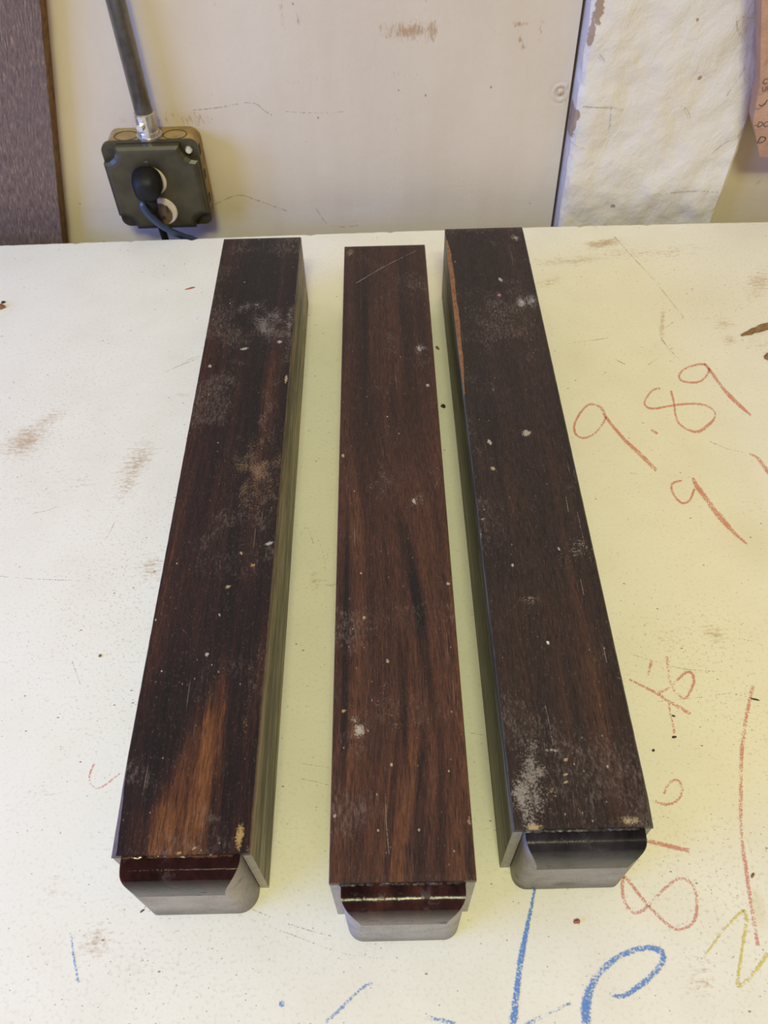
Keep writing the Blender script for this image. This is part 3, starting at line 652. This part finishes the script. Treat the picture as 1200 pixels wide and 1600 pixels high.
# ------------------------------------------------------------------ junction box, conduit, cord
BY = 0.822
M_galv = plain('grimy_galvanised_steel', (0.050, 0.041, 0.021), 0.42, 0.3, 0.35, 60, 0.5, 0.1)
M_rust = plain('brown_dusty_steel', (0.32, 0.215, 0.085), 0.6, 0.05, 0.4, 70, 0.4, 0.2)
M_steel = plain('conduit_steel', (0.33, 0.31, 0.285), 0.33, 0.85, 0.25, 120)
M_zinc = plain('zinc_fitting', (0.62, 0.59, 0.54), 0.26, 0.85, 0.25, 200)
M_black = plain('black_rubber', (0.009, 0.008, 0.007), 0.5, 0, 0.3, 150, 0.22)
M_cord = plain('cord_blue_highlight', (0.02, 0.036, 0.085), 0.28, 0, 0.2, 150)  # dark cord; blue daylight highlight painted into its base colour
M_recep = plain('pale_receptacle', (0.56, 0.47, 0.41), 0.4, 0, 0.1, 100)
M_sock = plain('brown_socket', (0.11, 0.065, 0.03), 0.5)
M_slot = plain('dark_slot', (0.03, 0.02, 0.015), 0.7)
bl, br_ = -0.2885, -0.1862; bzb, bzt = 0.0005, 0.0975
jx, jz = (bl + br_) / 2, (bzb + bzt) / 2
jb = tag(empty('junction_box', (jx, WALL_Y, bzb)), 'square grey metal junction box with screwed cover mounted on wall', 'electrical box')
def to_jb(o): o.parent = jb; o.matrix_parent_inverse = Matrix.Translation((-jx, -WALL_Y, -bzb)); return o
def rsq(x0, x1, z0, z1, r, n=5):
    P = []
    for cx, cz, a0 in ((x1 - r, z1 - r, 0), (x0 + r, z1 - r, 90), (x0 + r, z0 + r, 180), (x1 - r, z0 + r, 270)):
        for k in range(n + 1):
            a = math.radians(a0 + 90 * k / n); P.append((cx + r * math.cos(a), cz + r * math.sin(a)))
    return P
def notch(x0, x1, z0, z1, c, n=4):                           # cover outline: the corners are scooped out for the screws
    P = []
    for sx, sz in ((1, 1), (-1, 1), (-1, -1), (1, -1)):
        cx, cz = (x1 if sx > 0 else x0), (z1 if sz > 0 else z0); q = []
        for k in range(n + 1):
            a = math.pi / 2 * k / n; q.append((cx - sx * c * math.cos(a), cz - sz * c * math.sin(a)))
        if (sx * sz) > 0: q = q[::-1]
        P += q
    return P
# body
bm = bmesh.new(); O = rsq(bl + 0.0015, br_ - 0.0015, bzb + 0.0015, bzt - 0.0015, 0.012)
loft(bm, [[(x, y, z) for x, z in O] for y in (WALL_Y - 0.0005, BY + 0.016)]); to_jb(bm_obj('box_body', bm, M_rust))
# flange plate under the raised cover
bm = bmesh.new(); O = rsq(bl, br_, bzb, bzt, 0.009)
loft(bm, [[(x, y, z) for x, z in O] for y in (BY + 0.016, BY + 0.0105)]); to_jb(bm_obj('cover_flange', bm, M_galv))
bm = bmesh.new()
O1 = notch(bl + 0.001, br_ - 0.001, bzb + 0.001, bzt - 0.001, 0.017); O2 = notch(bl + 0.004, br_ - 0.004, bzb + 0.004, bzt - 0.004, 0.0165); O3 = notch(bl + 0.0065, br_ - 0.0065, bzb + 0.0065, bzt - 0.0065, 0.0165)
loft(bm, [[(x, y, z) for x, z in q] for y, q in ((BY + 0.0106, O1), (BY + 0.003, O1), (BY + 0.0008, O2), (BY, O3))])
to_jb(bm_obj('cover', bm, M_galv))
def disc(bm, c, r, y0, y1, n=24, squash=1.0, axis='y', bev=0.0):
    R = []
    for y, rr in ((y0, r), (y1 + bev, r), (y1, r - bev)):
        R.append([(c[0] + rr * math.cos(2 * math.pi * k / n), y, c[1] + rr * squash * math.sin(2 * math.pi * k / n)) for k in range(n)])
    loft(bm, R)
for (cx, cz), has in (((br_ - 0.0095, bzt - 0.0090), 1), ((bl + 0.0095, bzt - 0.0090), 0), ((br_ - 0.0095, bzb + 0.0090), 0), ((bl + 0.0095, bzb + 0.0090), 0)):
    bm = bmesh.new()
    if has: disc(bm, (cx, cz), 0.0042, BY + 0.0106, BY + 0.0070, 14, bev=0.0012); to_jb(bm_obj('screw', bm, M_zinc))
    else: disc(bm, (cx, cz), 0.0030, BY + 0.0106, BY + 0.0102, 14); to_jb(bm_obj('screw_hole', bm, M_slot))
ru, rl_ = on_y(236, 283, BY), on_y(254, 330, BY)
bm = bmesh.new(); disc(bm, ((ru[0] + 0.0), (ru[2] + 0.0195)), 0.0032, BY + 0.002, BY - 0.001, 12, bev=0.001); to_jb(bm_obj('centre_screw', bm, M_galv))
for c in (ru, rl_):
    bm = bmesh.new(); disc(bm, (c[0], c[2]), 0.0165, BY + 0.004, BY - 0.0012, 32, bev=0.001); rc = to_jb(bm_obj('receptacle', bm, M_recep))
    bm = bmesh.new(); disc(bm, (c[0] - 0.0026, c[2] - 0.0030), 0.0132, BY - 0.001, BY - 0.0015, 28); bm_obj('socket_face', bm, M_sock, rc)
    for dx in (-0.0062, 0.0062):
        bm = bmesh.new(); box(bm, c[0] + dx - 0.0009, c[0] + dx + 0.0009, BY - 0.0021, BY - 0.001, c[2] - 0.001, c[2] + 0.007); s = bm_obj('slot', bm, M_slot); s.parent = rc; s.matrix_parent_inverse = rc.matrix_world.inverted() if False else Matrix.Translation((0, 0, 0))
    bm = bmesh.new(); disc(bm, (c[0], c[2] - 0.0072), 0.0024, BY - 0.001, BY - 0.0021, 10); s = bm_obj('slot', bm, M_slot); s.parent = rc
# knock-outs: rings on the top, slots down the right side
def ring_top(cx, cy, r, z):
    bm = bmesh.new()
    tube(bm, [(cx + r * math.cos(a), cy + r * math.sin(a) * 0.8, z) for a in np.linspace(0, 2 * math.pi, 25)], 0.0005, 6)
    return bm
for cx in (bl + 0.025, br_ - 0.025): to_jb(bm_obj('knockout_ring', ring_top(cx, 0.850, 0.0125, bzt - 0.0014), M_slot))
for cz in (0.080, 0.052, 0.024):
    bm = bmesh.new(); box(bm, br_ - 0.0018, br_ - 0.0010, 0.842, 0.852, cz - 0.005, cz + 0.005); to_jb(bm_obj('side_slot', bm, M_slot))
for cx in (-0.2520, -0.2270):
    bm = bmesh.new(); box(bm, cx - 0.0012, cx + 0.0012, 0.8388, 0.8405, bzt - 0.0018, bzt - 0.0011); to_jb(bm_obj('vent_hole', bm, M_slot))
# conduit
pc = on_y(179, 0, 0.846)[0] * 0.5 + on_y(231, 195, 0.846)[0] * 0.5
cond = tag(empty('conduit', (pc, 0.846, bzt)), 'grey steel conduit pipe rising from the junction box', 'pipe')
def to_c(o): o.parent = cond; o.matrix_parent_inverse = Matrix.Translation((-pc, -0.846, -bzt)); return o
bm = bmesh.new(); tube(bm, [(pc, 0.846, bzt + 0.012), (pc, 0.846, 0.6), (pc, 0.846, CEIL_Z)], 0.0093, 24); o_ = to_c(bm_obj('pipe', bm, M_steel, smooth=True))
bm = bmesh.new(); tube(bm, [(pc, 0.846, bzt - 0.0012), (pc, 0.846, bzt + 0.0022), (pc, 0.846, bzt + 0.0024), (pc, 0.846, bzt + 0.006), (pc, 0.846, bzt + 0.007), (pc, 0.846, bzt + 0.0245), (pc, 0.846, bzt + 0.0255)], [0.0135, 0.0135, 0.0118, 0.0112, 0.0108, 0.0112, 0.0100], 24)
to_c(bm_obj('connector', bm, M_zinc))
bm = bmesh.new(); tube(bm, [(pc - 0.003, 0.8365, bzt + 0.015), (pc - 0.0045, 0.8305, bzt + 0.015)], [0.0042, 0.0036], 10); to_c(bm_obj('set_screw', bm, M_zinc))
# plug and cord
pcord = tag(empty('power_cord', (ru[0], BY, ru[2])), 'black plug and dark cord with painted blue highlight in the junction box, trailing behind bench', 'cord')
def to_p(o): o.parent = pcord; o.matrix_parent_inverse = Matrix.Translation((-ru[0], -BY, -ru[2])); return o
cx, cz = ru[0] - 0.0022, ru[2] + 0.0030
bm = bmesh.new(); rr = []
for y, k, dz in ((BY - 0.0016, 0.92, 0), (BY - 0.006, 1.0, 0), (BY - 0.014, 0.95, -0.001), (BY - 0.021, 0.78, -0.003), (BY - 0.0245, 0.5, -0.004)):
    rr.append([(cx + 0.0160 * k * math.copysign(abs(math.cos(a)) ** 0.75, math.cos(a)), y, cz + dz + 0.0160 * k * math.copysign(abs(math.sin(a)) ** 0.8, math.sin(a))) for a in np.linspace(0, 2 * math.pi, 28, endpoint=False)])
loft(bm, rr); to_p(bm_obj('plug', bm, M_black, smooth=True))
bm = bmesh.new(); tube(bm, [(cx - 0.001, BY - 0.014, cz - 0.010), (cx, BY - 0.014, cz - 0.022), (cx + 0.0006, BY - 0.013, cz - 0.031)], [0.0088, 0.0070, 0.0052], 14); to_p(bm_obj('strain_relief', bm, M_black, smooth=True))
pts = [np.array([cx - 0.002, BY - 0.013, cz - 0.018])] + [on_y(px, py, Y) for px, py, Y in ((222, 318, 0.800), (234, 337, 0.797), (256, 355, 0.801), (285, 369, 0.8125), (306, 376, 0.8165), (330, 392, 0.8185))] + [np.array([-0.158, 0.822, -0.10]), np.array([-0.155, 0.825, -0.3])]
bm = bmesh.new(); tube(bm, spline(pts, 8), 0.0036, 12); to_p(bm_obj('cable', bm, M_cord, smooth=True))
pts = [np.array([cx + 0.0006, BY - 0.013, cz - 0.030]), np.array([cx + 0.001, BY - 0.008, cz - 0.045]), np.array([cx + 0.002, BY - 0.003, cz - 0.07]), np.array([cx + 0.003, BY + 0.004, -0.10]), np.array([cx + 0.003, BY + 0.004, -0.3])]
bm = bmesh.new(); tube(bm, spline(pts, 6), 0.0040, 12); to_p(bm_obj('cable', bm, M_black, smooth=True))

# ------------------------------------------------------------------ paper bag at the right, hung against post and wall
def bag_material():
    M = Mat('kraft_paper', 0.62, 0.3); n = M.noise(M.o, 40, 4); f = M.noise(M.map(M.o, scl=(300, 300, 900)), 1, 3)
    M.put('Base Color', M.ramp(n * 0.6 + f * 0.4, [(0.3, (0.36, 0.20, 0.125)), (0.55, (0.46, 0.27, 0.18)), (0.75, (0.52, 0.33, 0.24))])); M.bump(n + f * 0.3, 0.4, 0.003); return M
M_bag = bag_material(); M_ink = plain('bag_ink', (0.05, 0.03, 0.03), 0.6)
GYB = 0.812
def bag_l(py): return float(np.interp(py, [-150, 0, 120, 135, 150, 195, 205, 246, 262], [1191, 1190.5, 1188, 1187, 1184, 1177, 1180, 1187, 1192]))
levels = [(-150, .806), (-60, .806), (0, .807), (60, .807), (100, .808), (122, .809), (134, .810), (146, .8105), (170, .811), (192, .811), (200, .812), (222, .817), (246, .822)]
bm = bmesh.new(); rings = []
p_bot = on_y(1187, 246, 0.822)
for py, fy in levels:
    pl = on_y(bag_l(py), py, fy); z = pl[2]; x0 = pl[0]; x1 = 0.56; back = 0.8375
    r = []
    for k in range(15):
        x = x0 + (x1 - x0) * k / 14
        r.append((x, fy + 0.0016 * mnoise.noise(Vector((x * 60, z * 50, 3))) + (0.0008 if k in (0, 14) else 0), z + 0.0010 * mnoise.noise(Vector((x * 40, 9, z * 40)))))
    r += [(x1 + 0.002, (fy + back) / 2, z), (x1, back, z), ((x0 + x1) / 2, back, z), (x0 + 0.003, back, z), (x0 + 0.002, (fy + back) / 2 + 0.002, z)]
    rings.append(r)
loft(bm, rings); bag = tag(bm_obj('paper_bag', bm, M_bag, smooth=False), 'brown printed paper bag beside the white post at the right', 'bag')
def bag_text(txt, px, py, size_px, Y, tilt=0.0, lean=0.0):
    cu = bpy.data.curves.new('printed_letters', 'FONT'); cu.body = txt; p = on_y(px, py, Y); p1 = on_y(px, py - size_px, Y)
    cu.size = (p1[2] - p[2]) * 1.38; cu.extrude = 0.0001
    tmp = bpy.data.objects.new('tmp', cu); C.objects.link(tmp); dg = bpy.context.evaluated_depsgraph_get(); me = bpy.data.meshes.new_from_object(tmp.evaluated_get(dg)); bpy.data.objects.remove(tmp)
    for v in me.vertices:
        v.co.y *= 1.0
    o = link('printed_letters', me, M_ink, bag); o.location = p; o.rotation_euler = (math.pi / 2 + lean, -tilt, 0)
    return o
bag_text('CO', 1190, 131, 9, 0.8035, -0.10); bag_text('UN', 1190, 144, 8, 0.8045, 0.30); bag_text('-DO', 1177.5, 199, 9, 0.8065, 0.0); bag_text('D A', 1181, 224, 13, 0.8100, 0.0, 0.25)
bag_text('I', 1198, 98, 14, 0.8025)
bm = bmesh.new(); q = [on_y(1186, 164, .8055), on_y(1190, 166, .8055), on_y(1195, 163, .8055), on_y(1199, 156, .8055)]
tube(bm, [tuple(v) for v in q], 0.0006, 6); o_ = bm_obj('printed_curve', bm, M_ink, bag)

# ------------------------------------------------------------------ splinters, chips and crumbs on the bench
M_spl = plain('splinter_wood', (0.24, 0.14, 0.065), 0.7, 0, 0.45, 200, 0.3, 0.4)
M_redchip = plain('red_chip', (0.33, 0.08, 0.035), 0.6, 0, 0.3, 300); M_dkchip = plain('dark_crumb', (0.030, 0.018, 0.012), 0.6, 0, 0.3, 300); M_brchip = plain('brown_chip', (0.24, 0.11, 0.05), 0.65, 0, 0.3, 300); M_orchip = plain('orange_chip', (0.28, 0.13, 0.03), 0.6, 0, 0.3, 300)
def shard(name, ends, thick, mat, label, cat, seed, n=8):
    rg = random.Random(seed); a, b = on_z(*ends[0]), on_z(*ends[1]); d = b - a; L = np.linalg.norm(d); d = d / L; s = np.array([-d[1], d[0], 0])
    bm = bmesh.new(); rings = []
    for i in range(n + 1):
        t = i / n; k = min(1, 0.35 + 2.6 * min(t, 1 - t)) * (0.85 + 0.3 * rg.random()); c = a + d * L * t + s * thick * 0.25 * (rg.random() - 0.5)
        hgt = thick * 0.8 * k
        rings.append([tuple(c + s * thick * k * u * 0.5 + np.array([0, 0, v * hgt + 0.0001])) for u, v in ((-1, 0), (1, 0), (1.05, 0.55), (0.3, 1.0), (-0.7, 0.85))])
    loft(bm, rings); return tag(bm_obj(name, bm, mat), label, cat)
shard('splinter', ((1158, 525), (1232, 500)), 0.0062, M_spl, 'brown wood splinter on the bench top at the right edge', 'splinter', 3, 12)
shard('wood_offcut', ((1194, 560), (1225, 562)), 0.0085, M_brchip, 'small brown offcut below the splinter, mostly outside the frame', 'offcut', 5)
shard('wood_chip', ((-9, 484), (9, 480)), 0.0062, M_brchip, 'flat brown wood chip at the left edge of the bench', 'chip', 6, 6)
shard('crumb', ((2, 474), (9, 472)), 0.0026, M_dkchip, 'tiny dark crumb just behind the flat brown chip', 'crumb', 7, 4)
shard('wood_flake', ((289, 453), (305, 449)), 0.0015, M_redchip, 'thin reddish flake near the far left block', 'flake', 8, 5)
shard('crumb', ((896, 1442), (906, 1439)), 0.0022, M_redchip, 'small red crumb in front of the black-brown block', 'crumb', 9, 4)
shard('crumb', ((689, 634), (696, 637)), 0.0030, M_dkchip, 'black crumb in the gap beside the black-brown block', 'crumb', 10, 4)
shard('crumb', ((681, 542), (686, 547)), 0.0022, M_orchip, 'orange crumb in the gap between brown and black-brown blocks', 'crumb', 11, 4)
shard('crumb', ((1050, 1118), (1055, 1120)), 0.0011, M_dkchip, 'dark speck beside the crossed red loops', 'crumb', 12, 4)
shard('crumb', ((1050, 1153), (1057, 1151)), 0.0013, M_dkchip, 'dark speck below the crossed red loops', 'crumb', 13, 4)
shard('crumb', ((1019, 1174), (1023, 1172)), 0.0013, M_dkchip, 'dark round speck near the right side of the black-brown block', 'crumb', 14, 4)
shard('wood_sliver', ((1172, 1091), (1187, 1095)), 0.0009, M_dkchip, 'short dark sliver across the long red line', 'sliver', 15, 5)
shard('wood_sliver', ((219, 1426), (226, 1421)), 0.0008, M_dkchip, 'tiny dark sliver by the left block front corner', 'sliver', 16, 4)
shard('wood_sliver', ((1174, 1372), (1178, 1364)), 0.0012, M_brchip, 'small brown sliver beside the lower red line', 'sliver', 17, 4)
shard('crumb', ((154, 1026), (159, 1024)), 0.0018, M_brchip, 'brown crumb on the bench left of the left block', 'crumb', 18, 4)
